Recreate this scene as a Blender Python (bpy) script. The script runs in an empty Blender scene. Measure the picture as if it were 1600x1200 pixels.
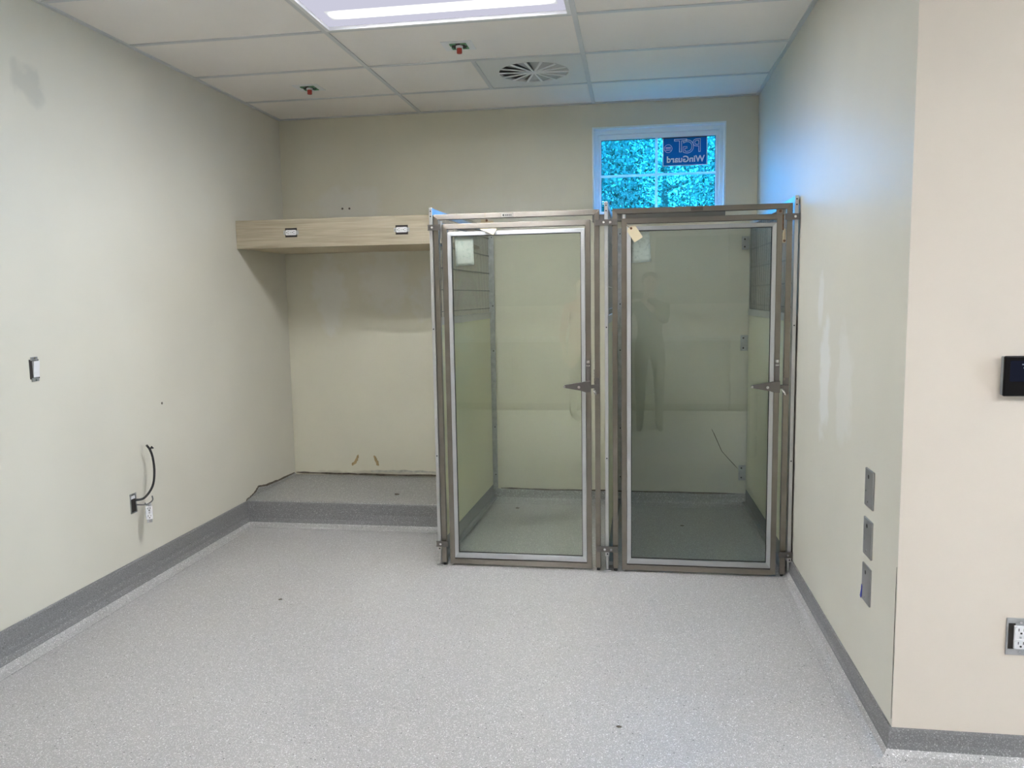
import bpy, bmesh, math, random
import numpy as np
from mathutils import Vector, Matrix
random.seed(7)
SC = bpy.context.scene
COL = SC.collection
PI = math.pi

# ------------------------------------------------------------------ camera, world, sun, exposure
CAM = Vector((1.4978, -5.5877, 1.4792))
YAW, PITCH, ROLL = 0.15527, -0.10952, -0.01659
fwd = Vector((-math.sin(YAW) * math.cos(PITCH), math.cos(YAW) * math.cos(PITCH), math.sin(PITCH)))
rt = Vector((math.cos(YAW), math.sin(YAW), 0)); up = rt.cross(fwd)
r2 = math.cos(ROLL) * rt + math.sin(ROLL) * up; u2 = -math.sin(ROLL) * rt + math.cos(ROLL) * up
cam = bpy.data.cameras.new('camera'); cam.sensor_width = 36; cam.sensor_fit = 'HORIZONTAL'
cam.lens = 36 * 1232.25 / 1600; cam.clip_start = 0.05; cam.clip_end = 200
camo = bpy.data.objects.new('camera', cam); COL.objects.link(camo)
m = Matrix((r2, u2, -fwd)).transposed().to_4x4(); m.translation = CAM; camo.matrix_world = m
SC.camera = camo

world = bpy.data.worlds.new('sky'); SC.world = world; world.use_nodes = True
wn = world.node_tree.nodes; wl = world.node_tree.links; wn.clear()
wo = wn.new('ShaderNodeOutputWorld'); wb = wn.new('ShaderNodeBackground')
wb.inputs[0].default_value = (0.62, 0.80, 1.0, 1); wb.inputs[1].default_value = 4.1
wl.new(wb.outputs[0], wo.inputs[0])
sun = bpy.data.lights.new('sun', 'SUN'); sun.energy = 4.0; sun.angle = 0.02; sun.color = (1, .95, .85)
suno = bpy.data.objects.new('sun', sun); COL.objects.link(suno)
suno.rotation_euler = (math.radians(42), 0, math.radians(-25)); suno.location = (0, -3, 8)   # shines from over the roof onto the trees

VS = SC.view_settings
SC.display_settings.display_device = 'sRGB'
VS.view_transform = 'Standard'; VS.look = 'None'; VS.gamma = 1.0; VS.exposure = 1.8; VS.use_curve_mapping = False
LAMP = 31.0          # radiance of the lit lamp covers in the ceiling fixtures

# ------------------------------------------------------------------ measured room
XL, XR, YC, ZC = -1.062, 2.310, -3.048, 2.784
XFAR, YFAR = 6.4, -8.0
ROW = [0.0, -0.527, -1.137, -1.746, -2.356, -2.966, -3.575, -4.185]
G = 1.2192

# ------------------------------------------------------------------ materials
def mat(name):
    mt = bpy.data.materials.new(name); mt.use_nodes = True
    nt = mt.node_tree; nt.nodes.clear()
    o = nt.nodes.new('ShaderNodeOutputMaterial')
    return mt, nt, o
def N(nt, t, **k):
    n = nt.nodes.new(t)
    for a, v in k.items():
        if a.startswith('i_'): n.inputs[a[2:].replace('_', ' ')].default_value = v
        else: setattr(n, a, v)
    return n
def rgb(c): return (c[0], c[1], c[2], 1)
def pbr(name, c, rough=.5, metal=0, spec=.5, bump=None, var=None, emit=None, trans=0):
    mt, nt, o = mat(name); b = N(nt, 'ShaderNodeBsdfPrincipled')
    b.inputs['Base Color'].default_value = rgb(c); b.inputs['Roughness'].default_value = rough
    b.inputs['Metallic'].default_value = metal; b.inputs['Specular IOR Level'].default_value = spec
    tc = N(nt, 'ShaderNodeTexCoord')
    if var:                                   # (scale xyz, amount): soft mottling of the colour
        mp = N(nt, 'ShaderNodeMapping'); mp.inputs['Scale'].default_value = var[0]
        nz = N(nt, 'ShaderNodeTexNoise'); nz.inputs['Scale'].default_value = 1; nz.inputs['Detail'].default_value = 4
        rm = N(nt, 'ShaderNodeMapRange'); rm.inputs[1].default_value = .3; rm.inputs[2].default_value = .7
        rm.inputs[3].default_value = 1 - var[1]; rm.inputs[4].default_value = 1 + var[1]
        mx = N(nt, 'ShaderNodeVectorMath', operation='SCALE'); mx.inputs[0].default_value = c
        nt.links.new(tc.outputs['Object'], mp.inputs[0]); nt.links.new(mp.outputs[0], nz.inputs[0])
        nt.links.new(nz.outputs[0], rm.inputs[0]); nt.links.new(rm.outputs[0], mx.inputs[3]); nt.links.new(mx.outputs[0], b.inputs['Base Color'])
    if bump:                                  # (scale, strength)
        nz = N(nt, 'ShaderNodeTexNoise'); nz.inputs['Scale'].default_value = bump[0]; nz.inputs['Detail'].default_value = 3
        bp = N(nt, 'ShaderNodeBump'); bp.inputs['Strength'].default_value = bump[1]; bp.inputs['Distance'].default_value = .002
        nt.links.new(tc.outputs['Object'], nz.inputs[0]); nt.links.new(nz.outputs[0], bp.inputs['Height']); nt.links.new(bp.outputs[0], b.inputs['Normal'])
    if emit:
        b.inputs['Emission Color'].default_value = rgb(emit[0]); b.inputs['Emission Strength'].default_value = emit[1]
    nt.links.new(b.outputs[0], o.inputs[0])
    return mt

def wall_paint(name, c, patches=(), dark=()):
    """eggshell paint with mottling; patches = [(centre, radii, colour, edge noise)] of filler or smudges that belong to the wall"""
    mt, nt, o = mat(name); L = nt.links
    b = N(nt, 'ShaderNodeBsdfPrincipled'); b.inputs['Roughness'].default_value = .42; b.inputs['Specular IOR Level'].default_value = .35
    ge = N(nt, 'ShaderNodeNewGeometry')
    nz = N(nt, 'ShaderNodeTexNoise'); nz.inputs['Scale'].default_value = 1.7; nz.inputs['Detail'].default_value = 5
    L.new(ge.outputs['Position'], nz.inputs[0])
    rm = N(nt, 'ShaderNodeMapRange'); rm.inputs[1].default_value = .3; rm.inputs[2].default_value = .7; rm.inputs[3].default_value = .965; rm.inputs[4].default_value = 1.03
    L.new(nz.outputs[0], rm.inputs[0])
    sc = N(nt, 'ShaderNodeVectorMath', operation='SCALE'); sc.inputs[0].default_value = c; L.new(rm.outputs[0], sc.inputs[3])
    cur = sc.outputs[0]
    n2 = N(nt, 'ShaderNodeTexNoise'); n2.inputs['Scale'].default_value = 9; n2.inputs['Detail'].default_value = 4
    L.new(ge.outputs['Position'], n2.inputs[0])
    for ctr, rad, pc, amt in patches:
        mp = N(nt, 'ShaderNodeVectorMath', operation='SUBTRACT'); mp.inputs[1].default_value = ctr; L.new(ge.outputs['Position'], mp.inputs[0])
        dv = N(nt, 'ShaderNodeVectorMath', operation='DIVIDE'); dv.inputs[1].default_value = rad; L.new(mp.outputs[0], dv.inputs[0])
        ln = N(nt, 'ShaderNodeVectorMath', operation='LENGTH'); L.new(dv.outputs[0], ln.inputs[0])
        ad = N(nt, 'ShaderNodeMath', operation='MULTIPLY_ADD'); ad.inputs[1].default_value = 1.6; L.new(n2.outputs[0], ad.inputs[0]); L.new(ln.outputs['Value'], ad.inputs[2])
        mr = N(nt, 'ShaderNodeMapRange'); mr.inputs[1].default_value = 1.45; mr.inputs[2].default_value = 1.85; mr.inputs[3].default_value = amt; mr.inputs[4].default_value = 0
        L.new(ad.outputs[0], mr.inputs[0])
        mx = N(nt, 'ShaderNodeMix', data_type='RGBA'); L.new(mr.outputs[0], mx.inputs[0]); L.new(cur, mx.inputs[6]); mx.inputs[7].default_value = rgb(pc)
        cur = mx.outputs[2]
    L.new(cur, b.inputs['Base Color'])
    n3 = N(nt, 'ShaderNodeTexNoise'); n3.inputs['Scale'].default_value = 220; n3.inputs['Detail'].default_value = 2
    L.new(ge.outputs['Position'], n3.inputs[0])
    bp = N(nt, 'ShaderNodeBump'); bp.inputs['Strength'].default_value = .12; bp.inputs['Distance'].default_value = .001
    L.new(n3.outputs[0], bp.inputs['Height']); L.new(bp.outputs[0], b.inputs['Normal'])
    L.new(b.outputs[0], o.inputs[0])
    return mt

def speckle(name, base, rough, fleck=1.0):
    """poured resin floor: grey ground with fine white, mid and dark flecks"""
    mt, nt, o = mat(name); L = nt.links
    b = N(nt, 'ShaderNodeBsdfPrincipled'); b.inputs['Roughness'].default_value = rough; b.inputs['Specular IOR Level'].default_value = .5
    ge = N(nt, 'ShaderNodeNewGeometry')
    cur = None
    def layer(scale, lo, hi, c, prev):
        v = N(nt, 'ShaderNodeTexVoronoi'); v.inputs['Scale'].default_value = scale; L.new(ge.outputs['Position'], v.inputs[0])
        s = N(nt, 'ShaderNodeSeparateColor'); L.new(v.outputs['Color'], s.inputs[0])
        t = N(nt, 'ShaderNodeMath', operation='GREATER_THAN'); t.inputs[1].default_value = lo; L.new(s.outputs[0], t.inputs[0])
        d = N(nt, 'ShaderNodeMath', operation='LESS_THAN'); d.inputs[1].default_value = hi; L.new(v.outputs['Distance'], d.inputs[0])
        mu = N(nt, 'ShaderNodeMath', operation='MULTIPLY'); L.new(t.outputs[0], mu.inputs[0]); L.new(d.outputs[0], mu.inputs[1])
        mx = N(nt, 'ShaderNodeMix', data_type='RGBA'); L.new(mu.outputs[0], mx.inputs[0]); mx.inputs[7].default_value = rgb(c)
        L.new(prev, mx.inputs[6]); return mx.outputs[2]
    nz = N(nt, 'ShaderNodeTexNoise'); nz.inputs['Scale'].default_value = 1.1; nz.inputs['Detail'].default_value = 4; L.new(ge.outputs['Position'], nz.inputs[0])
    rm = N(nt, 'ShaderNodeMapRange'); rm.inputs[1].default_value = .3; rm.inputs[2].default_value = .7; rm.inputs[3].default_value = .94; rm.inputs[4].default_value = 1.05
    L.new(nz.outputs[0], rm.inputs[0])
    sc = N(nt, 'ShaderNodeVectorMath', operation='SCALE'); sc.inputs[0].default_value = base; L.new(rm.outputs[0], sc.inputs[3])
    cur = sc.outputs[0]
    k = fleck
    cur = layer(330, .45, .42, [x * .78 for x in base], cur)
    cur = layer(260, .66, .42, [min(1, x * 1.45) for x in base], cur)
    cur = layer(230, .80, .42, (.62 * k, .62 * k, .62 * k), cur)
    cur = layer(165, .93, .36, (.78 * k, .78 * k, .78 * k), cur)
    cur = layer(120, .97, .30, (.10, .10, .10), cur)
    L.new(cur, b.inputs['Base Color'])
    n3 = N(nt, 'ShaderNodeTexNoise'); n3.inputs['Scale'].default_value = 120; L.new(ge.outputs['Position'], n3.inputs[0])
    bp = N(nt, 'ShaderNodeBump'); bp.inputs['Strength'].default_value = .15; bp.inputs['Distance'].default_value = .001
    L.new(n3.outputs[0], bp.inputs['Height']); L.new(bp.outputs[0], b.inputs['Normal'])
    L.new(b.outputs[0], o.inputs[0])
    return mt

def glass(name, tint, ior=1.5, gain=1.0):
    """thin pane: tinted see-through plus mirror reflection by Fresnel"""
    mt, nt, o = mat(name); L = nt.links
    t = N(nt, 'ShaderNodeBsdfTransparent'); t.inputs[0].default_value = rgb(tint)
    g = N(nt, 'ShaderNodeBsdfGlossy'); g.inputs['Roughness'].default_value = .0; g.inputs[0].default_value = (.95, 1, .97, 1)
    fr = N(nt, 'ShaderNodeFresnel'); ge = N(nt, 'ShaderNodeNewGeometry')      # same reflectance from either side of the thin pane
    io = N(nt, 'ShaderNodeMapRange'); io.inputs[3].default_value = ior; io.inputs[4].default_value = 1 / ior
    L.new(ge.outputs['Backfacing'], io.inputs[0]); L.new(io.outputs[0], fr.inputs[0])
    ml = N(nt, 'ShaderNodeMath', operation='MULTIPLY'); ml.inputs[1].default_value = gain; L.new(fr.outputs[0], ml.inputs[0])
    mx = N(nt, 'ShaderNodeMixShader'); L.new(ml.outputs[0], mx.inputs[0]); L.new(t.outputs[0], mx.inputs[1]); L.new(g.outputs[0], mx.inputs[2])
    L.new(mx.outputs[0], o.inputs[0])
    return mt

def emitter(name, c, s):
    mt, nt, o = mat(name); e = N(nt, 'ShaderNodeEmission'); e.inputs[0].default_value = rgb(c); e.inputs[1].default_value = s
    nt.links.new(e.outputs[0], o.inputs[0]); return mt

def thin_sheet(name, c, tr=.5):
    mt, nt, o = mat(name); d = N(nt, 'ShaderNodeBsdfDiffuse'); d.inputs[0].default_value = rgb(c)
    t = N(nt, 'ShaderNodeBsdfTranslucent'); t.inputs[0].default_value = rgb(c)
    mx = N(nt, 'ShaderNodeMixShader'); mx.inputs[0].default_value = tr
    nt.links.new(d.outputs[0], mx.inputs[1]); nt.links.new(t.outputs[0], mx.inputs[2]); nt.links.new(mx.outputs[0], o.inputs[0]); return mt

def laminate():
    mt, nt, o = mat('oak_laminate'); L = nt.links
    b = N(nt, 'ShaderNodeBsdfPrincipled'); b.inputs['Roughness'].default_value = .5
    tc = N(nt, 'ShaderNodeTexCoord'); mp = N(nt, 'ShaderNodeMapping'); mp.inputs['Scale'].default_value = (1.1, 14, 22)
    L.new(tc.outputs['Object'], mp.inputs[0])
    nz = N(nt, 'ShaderNodeTexNoise'); nz.inputs['Scale'].default_value = 1.6; nz.inputs['Detail'].default_value = 8; nz.inputs['Distortion'].default_value = .8
    L.new(mp.outputs[0], nz.inputs[0])
    cr = N(nt, 'ShaderNodeValToRGB'); e = cr.color_ramp.elements
    e[0].position = .32; e[0].color = (.38, .32, .225, 1); e[1].position = .62; e[1].color = (.51, .45, .335, 1)
    L.new(nz.outputs[0], cr.inputs[0])
    mp2 = N(nt, 'ShaderNodeMapping'); mp2.inputs['Scale'].default_value = (6, 180, 260); L.new(tc.outputs['Object'], mp2.inputs[0])
    n2 = N(nt, 'ShaderNodeTexNoise'); n2.inputs['Scale'].default_value = 1; n2.inputs['Detail'].default_value = 3; L.new(mp2.outputs[0], n2.inputs[0])
    rm = N(nt, 'ShaderNodeMapRange'); rm.inputs[1].default_value = .3; rm.inputs[2].default_value = .7; rm.inputs[3].default_value = .88; rm.inputs[4].default_value = 1.06
    L.new(n2.outputs[0], rm.inputs[0])
    sc = N(nt, 'ShaderNodeVectorMath', operation='SCALE'); L.new(cr.outputs[0], sc.inputs[0]); L.new(rm.outputs[0], sc.inputs[3])
    L.new(sc.outputs[0], b.inputs['Base Color']); L.new(b.outputs[0], o.inputs[0]); return mt

CREAM = (.70, .674, .553)
FILL = (.74, .73, .67)
M = {}
CREAM_SIDE = (.685, .662, .578)
M['wall_l'] = wall_paint('paint_left', CREAM_SIDE, [((XL, -2.46, 2.42), (.3, .11, .09), (.50, .50, .45), .55), ((XL, -3.2, 1.5), (.3, .6, .5), (.72, .69, .60), .4)])
M['wall_b'] = wall_paint('paint_back', CREAM, [((-.72, 0, 1.52), (.14, .3, .30), FILL, .8), ((-.30, 0, 1.62), (.20, .3, .26), FILL, .75), ((.12, 0, 1.50), (.25, .3, .22), FILL, .8),
                                       ((-.55, 0, 2.16), (.30, .3, .14), FILL, .6), ((.45, 0, 2.05), (.5, .3, .2), FILL, .3), ((-.42, 0, .17), (.55, .3, .035), (.40, .36, .28), .6)])
M['wall_r'] = wall_paint('paint_right', CREAM_SIDE, [((XR, -2.02, 1.12), (.3, .10, .30), (.80, .80, .78), .75), ((XR, -1.92, 1.42), (.3, .06, .14), (.80, .80, .78), .6), ((XR, -2.35, 1.10), (.3, .13, .26), (.78, .77, .73), .5)])
M['wall_c'] = wall_paint('paint_return', (.72, .648, .565))
M['floor'] = speckle('speckled_resin_floor', (.387, .378, .376), .33)
M['cove'] = speckle('speckled_resin_shaded', (.205, .203, .208), .40, .55)  # same resin as the floor, darkened to stand for shade on upright faces
M['plat'] = speckle('speckled_resin_platform', (.305, .302, .292), .5)
M['tile'] = pbr('ceiling_tile', (.91, .868, .82), .9, bump=(160, .35), var=((2, 2, 2), .02))
M['tee'] = pbr('ceiling_grid', (.66, .665, .665), .38)
M['steel'] = pbr('stainless_warm', (.275, .25, .215), .32, 1, var=((3, 3, 9), .10))
M['steel2'] = pbr('stainless_bracket', (.21, .195, .185), .36, 1)
M['alu'] = pbr('mill_aluminium', (.62, .62, .62), .42, 1, var=((4, 4, 4), .06))
M['alu_w'] = pbr('glazing_aluminium', (.58, .59, .60), .42, .75)
M['zinc'] = pbr('galvanised', (.48, .49, .50), .45, .9, var=((30, 30, 30), .15))
def brushed(name, c, rough, tangent, metal=1.0, aniso=.85):
    mt = pbr(name, c, rough, metal, var=((3, 3, 9), .08)); nt = mt.node_tree
    b = next(n for n in nt.nodes if n.type == 'BSDF_PRINCIPLED'); b.inputs['Anisotropic'].default_value = aniso
    cx = N(nt, 'ShaderNodeCombineXYZ')
    for i, v in enumerate(tangent): cx.inputs[i].default_value = v
    nt.links.new(cx.outputs[0], b.inputs['Tangent']); return mt
M['steel_h'] = brushed('stainless_rail', (.275, .25, .22), .44, (0, 0, 1))      # grain runs along the level rails
M['alu_h'] = brushed('glazing_aluminium_rail', (.46, .47, .48), .46, (0, 0, 1), .75)
M['bolt'] = pbr('bright_bolt', (.8, .8, .8), .25, 1)
M['wire'] = pbr('wire_steel', (.30, .30, .29), .45, 1)
M['infill'] = pbr('cream_infill', (.72, .71, .52), .45)
M['kick'] = pbr('kick_metal', (.30, .31, .31), .5, .6)
M['black'] = pbr('black', (.012, .012, .013), .4)
M['dark'] = pbr('dark_cavity', (.03, .025, .022), .8)
M['white'] = pbr('white_plastic', (.80, .80, .82), .35)
M['vinyl'] = pbr('vinyl_daylight_tint', (.80, .88, .91), .4)  # white vinyl; the cool tint puts window glow into the frame colour
M['muntin'] = thin_sheet('muntin_white', (.86, .89, .92), .4)
M['sill'] = pbr('bronze_sill', (.17, .155, .135), .5)
M['tag'] = thin_sheet('manila', (.74, .65, .46), .15)
M['paper'] = None
M['rust'] = pbr('rust', (.22, .09, .03), .8, var=((60, 60, 60), .3))
M['red'] = pbr('red_cap', (.45, .05, .03), .5)
M['green'] = pbr('green_guard', (.10, .30, .14), .5)
M['blue'] = pbr('blue_tape', (.03, .04, .35), .5)
M['plaster'] = pbr('torn_gypsum', (.45, .33, .17), .95, bump=(90, .8), var=((30, 30, 30), .3))
M['dirt'] = pbr('dark_gap', (.13, .11, .085), .95, bump=(90, .8), var=((40, 40, 40), .4))
M['lam'] = laminate()
M['lam_under'] = pbr('laminate_underside', (.56, .47, .33), .6)
M['pane_l'] = glass('clear_glass', (.93, .955, .92), 1.5, 1.3)
M['pane_r'] = glass('smoked_glass', (.845, .875, .855), 1.5, 1.3)
M['film'] = glass('blue_film_glass', (.14, .67, 1.0), 1.45)
def lamp_mat():
    mt, nt, o = mat('lit_lamp_cover'); L = nt.links; e = N(nt, 'ShaderNodeEmission'); e.inputs[0].default_value = (.95, .97, 1.0, 1)
    tc = N(nt, 'ShaderNodeTexCoord'); sp = N(nt, 'ShaderNodeSeparateXYZ'); L.new(tc.outputs['Generated'], sp.inputs[0])
    prev = None
    for ax, w in ((1, 1.0), (0, 7.0)):                     # brightest along the tube, fading to the edges and ends of its cover
        a = N(nt, 'ShaderNodeMath', operation='PINGPONG'); a.inputs[1].default_value = .5; L.new(sp.outputs[ax], a.inputs[0])
        b = N(nt, 'ShaderNodeMath', operation='MULTIPLY', use_clamp=True); b.inputs[1].default_value = 2.0 * w; L.new(a.outputs[0], b.inputs[0])
        c = N(nt, 'ShaderNodeMath', operation='POWER'); c.inputs[1].default_value = 2.2; L.new(b.outputs[0], c.inputs[0])
        if prev:
            d = N(nt, 'ShaderNodeMath', operation='MULTIPLY'); L.new(prev.outputs[0], d.inputs[0]); L.new(c.outputs[0], d.inputs[1]); c = d
        prev = c
    f = N(nt, 'ShaderNodeMath', operation='MULTIPLY_ADD'); f.inputs[1].default_value = LAMP * 2.6; f.inputs[2].default_value = .35; L.new(prev.outputs[0], f.inputs[0])
    # prismatic cover: sends most of its light straight down, less sideways
    ge = N(nt, 'ShaderNodeNewGeometry'); dt = N(nt, 'ShaderNodeVectorMath', operation='DOT_PRODUCT'); L.new(ge.outputs['Incoming'], dt.inputs[0]); L.new(ge.outputs['Normal'], dt.inputs[1])
    ab = N(nt, 'ShaderNodeMath', operation='ABSOLUTE'); L.new(dt.outputs['Value'], ab.inputs[0])
    ac = N(nt, 'ShaderNodeMath', operation='MULTIPLY_ADD'); ac.inputs[1].default_value = .6; ac.inputs[2].default_value = .4; L.new(ab.outputs[0], ac.inputs[0])
    g = N(nt, 'ShaderNodeMath', operation='MULTIPLY'); L.new(f.outputs[0], g.inputs[0]); L.new(ac.outputs[0], g.inputs[1])
    L.new(g.outputs[0], e.inputs[1]); L.new(e.outputs[0], o.inputs[0]); return mt
M['lamp'] = lamp_mat()
M['lens'] = emitter('fixture_lens', (.82, .82, .98), .21)
M['fix'] = pbr('fixture_white', (.85, .85, .85), .4)
M['grille'] = pbr('diffuser_white', (.76, .76, .74), .55)
M['sticker'] = thin_sheet('sticker_blue', (.02, .21, .50), .25)
M['ink'] = thin_sheet('sticker_white', (.93, .98, 1.0), .1)

def paper_mat(k=1.0):
    mt, nt, o = mat('printed_paper'); L = nt.links
    d = N(nt, 'ShaderNodeBsdfDiffuse'); t = N(nt, 'ShaderNodeBsdfTranslucent'); mx = N(nt, 'ShaderNodeMixShader'); mx.inputs[0].default_value = .08
    tc = N(nt, 'ShaderNodeTexCoord'); nz = N(nt, 'ShaderNodeTexNoise'); nz.inputs['Scale'].default_value = 55; nz.inputs['Detail'].default_value = 4
    L.new(tc.outputs['Object'], nz.inputs[0])
    cr = N(nt, 'ShaderNodeValToRGB'); e = cr.color_ramp.elements; e[0].position = .33; e[0].color = (.76 * k, .79 * k, .80 * k, 1); e[1].position = .48; e[1].color = (.95 * k, .96 * k, .96 * k, 1)
    L.new(nz.outputs[0], cr.inputs[0]); L.new(cr.outputs[0], d.inputs[0]); L.new(cr.outputs[0], t.inputs[0])
    L.new(d.outputs[0], mx.inputs[1]); L.new(t.outputs[0], mx.inputs[2]); L.new(mx.outputs[0], o.inputs[0]); return mt
M['paper'] = paper_mat(); M['paper_grey'] = paper_mat(.62)

# ------------------------------------------------------------------ mesh helpers
def box(bm, x0, x1, y0, y1, z0, z1):
    v = [bm.verts.new(p) for p in ((x0, y0, z0), (x1, y0, z0), (x1, y1, z0), (x0, y1, z0), (x0, y0, z1), (x1, y0, z1), (x1, y1, z1), (x0, y1, z1))]
    for f in ((3, 2, 1, 0), (4, 5, 6, 7), (0, 1, 5, 4), (1, 2, 6, 5), (2, 3, 7, 6), (3, 0, 4, 7)): bm.faces.new([v[i] for i in f])
    return v
def B(*a):
    bm = bmesh.new(); box(bm, *a); return bm
def ring(bm, o, i, d0, d1, axis='y'):
    """mitred rectangular ring; o/i = (u0,u1,v0,v1), from depth d0 to d1; axis = the depth axis"""
    def P(u, v, d): return {'y': (u, d, v), 'x': (d, u, v), 'z': (u, v, d)}[axis]
    def loop(r, d): return [bm.verts.new(P(u, v, d)) for u, v in ((r[0], r[2]), (r[1], r[2]), (r[1], r[3]), (r[0], r[3]))]
    a, b, c, e = loop(o, d0), loop(i, d0), loop(o, d1), loop(i, d1)
    for k in range(4):
        j = (k + 1) % 4
        bm.faces.new((a[k], a[j], b[j], b[k])); bm.faces.new((c[j], c[k], e[k], e[j]))
        bm.faces.new((a[j], a[k], c[k], c[j])); bm.faces.new((b[k], b[j], e[j], e[k]))
    bmesh.ops.recalc_face_normals(bm, faces=bm.faces)
    return bm
def Rg(*a, **k): return ring(bmesh.new(), *a, **k)
def cyl(bm, p0, p1, r, n=10, r1=None):
    p0, p1 = Vector(p0), Vector(p1); d = (p1 - p0); q = d.to_track_quat('Z', 'Y')
    a = [bm.verts.new(p0 + q @ Vector((r * math.cos(2 * PI * k / n), r * math.sin(2 * PI * k / n), 0))) for k in range(n)]
    rr = r if r1 is None else r1
    b = [bm.verts.new(p1 + q @ Vector((rr * math.cos(2 * PI * k / n), rr * math.sin(2 * PI * k / n), 0))) for k in range(n)]
    for k in range(n): bm.faces.new((a[k], a[(k + 1) % n], b[(k + 1) % n], b[k]))
    bm.faces.new(a[::-1]); bm.faces.new(b)
def Cy(*a, **k):
    bm = bmesh.new(); cyl(bm, *a, **k); return bm
def tube(pts, r, n=8):
    """one continuous tube along points"""
    bm = bmesh.new(); P = [Vector(p) for p in pts]; rings = []
    for i, p in enumerate(P):
        d = (P[min(i + 1, len(P) - 1)] - P[max(i - 1, 0)]).normalized(); q = d.to_track_quat('Z', 'Y')
        rr = r[i] if isinstance(r, (list, tuple)) else r
        rings.append([bm.verts.new(p + q @ Vector((rr * math.cos(2 * PI * k / n), rr * math.sin(2 * PI * k / n), 0))) for k in range(n)])
    for a, b in zip(rings, rings[1:]):
        for k in range(n): bm.faces.new((a[k], a[(k + 1) % n], b[(k + 1) % n], b[k]))
    bm.faces.new(rings[0][::-1]); bm.faces.new(rings[-1]); return bm
def spline(pts, n=6):
    P = [Vector(p) for p in pts]; out = []
    for i in range(len(P) - 1):
        a, b, c, d = P[max(i - 1, 0)], P[i], P[i + 1], P[min(i + 2, len(P) - 1)]
        for k in range(n):
            t = k / n
            out.append(.5 * ((2 * b) + (c - a) * t + (2 * a - 5 * b + 4 * c - d) * t * t + (3 * b - a - 3 * c + d) * t ** 3))
    return out + [P[-1]]
def prism(pts, d, ax='y', d0=0):
    """extrude a 2-D outline (u,v) from depth d0 to d"""
    bm = bmesh.new()
    def P(u, v, w): return {'y': (u, w, v), 'x': (w, u, v), 'z': (u, v, w)}[ax]
    a = [bm.verts.new(P(u, v, d0)) for u, v in pts]; b = [bm.verts.new(P(u, v, d)) for u, v in pts]
    n = len(pts); bm.faces.new(a); bm.faces.new(b[::-1])
    for k in range(n): bm.faces.new((a[k], b[k], b[(k + 1) % n], a[(k + 1) % n]))
    bmesh.ops.recalc_face_normals(bm, faces=bm.faces); return bm
def obj(name, bm, mt, parent=None, bevel=0, smooth=False, loc=None):
    me = bpy.data.meshes.new(name); bm.to_mesh(me); bm.free(); me.materials.append(M[mt] if isinstance(mt, str) else mt)
    if smooth:
        for p in me.polygons: p.use_smooth = True
    o = bpy.data.objects.new(name, me); COL.objects.link(o)
    if parent: o.parent = parent
    if loc: o.location = loc
    if bevel:
        b = o.modifiers.new('bevel', 'BEVEL'); b.width = bevel; b.segments = 2; b.limit_method = 'ANGLE'
    return o
def tag(o, label=None, cat=None, group=None, kind=None):
    if label: o['label'] = label
    if cat: o['category'] = cat
    if group: o['group'] = group
    if kind: o['kind'] = kind
    return o
def thing(name, label, cat, loc=(0, 0, 0), rot=(0, 0, 0), group=None):
    o = bpy.data.objects.new(name, None); o.empty_display_size = .1; COL.objects.link(o); o.location = loc; o.rotation_euler = rot
    return tag(o, label, cat, group)
def struct(name, bm, mt, label, cat, bevel=0, loc=None):
    return tag(obj(name, bm, mt, None, bevel, loc=loc), label, cat, None, 'structure')
def copy_tree(o, parent=None):
    c = o.copy(); COL.objects.link(c)
    if parent: c.parent = parent
    for ch in list(o.children): copy_tree(ch, c)
    return c

# ------------------------------------------------------------------ room shell
struct('floor', B(XL - .2, XFAR + .2, YFAR - .2, .2, -.12, 0), 'floor', 'grey speckled resin floor flecked with white', 'floor')
WX0, WX1, WZ0, WZ1 = 1.214, 2.096, 2.035, 2.62
wall_back = struct('wall_back', Rg((XL - .16, XFAR + .2, -.1, ZC + .3), (WX0, WX1, WZ0, WZ1), 0, .16), 'wall_b', 'beige painted back wall with filler patches and high window', 'wall')
wall_left = struct('wall_left', B(XL - .16, XL, YFAR, 0, -.1, ZC + .3), 'wall_l', 'cream painted left wall with open electrical boxes', 'wall')
wall_right = struct('wall_right', B(XR, XFAR + .2, YC, -.0005, -.1, ZC + .3), 'wall_r', 'cream painted right wall with three steel plates, and its return at the corner', 'wall')
wall_right.data.materials.append(M['wall_c'])
for p in wall_right.data.polygons:
    if p.normal.y < -.5: p.material_index = 1
struct('wall_front', B(XL - .16, XFAR + .2, YFAR - .16, YFAR, -.1, ZC + .3), 'wall_c', 'plain painted wall at the far end of the room behind the camera', 'wall')
struct('wall_far_right', Rg((YFAR, YC, -.1, ZC + .3), (-5.0, -3.5, .85, 2.3), XFAR, XFAR + .16, axis='x'), 'wall_c', 'plain painted side wall out of view on the right, with a wide opening added for cool daylight', 'wall')
struct('window_added', Rg((-5.0, -3.5, .85, 2.3), (-4.94, -3.56, .91, 2.24), XFAR + .04, XFAR + .12, axis='x'), 'vinyl', 'wide white frame of the unseen window added for cool daylight in the right side wall', 'window')  # unseen window, added to bring cool daylight onto the left wall

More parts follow.
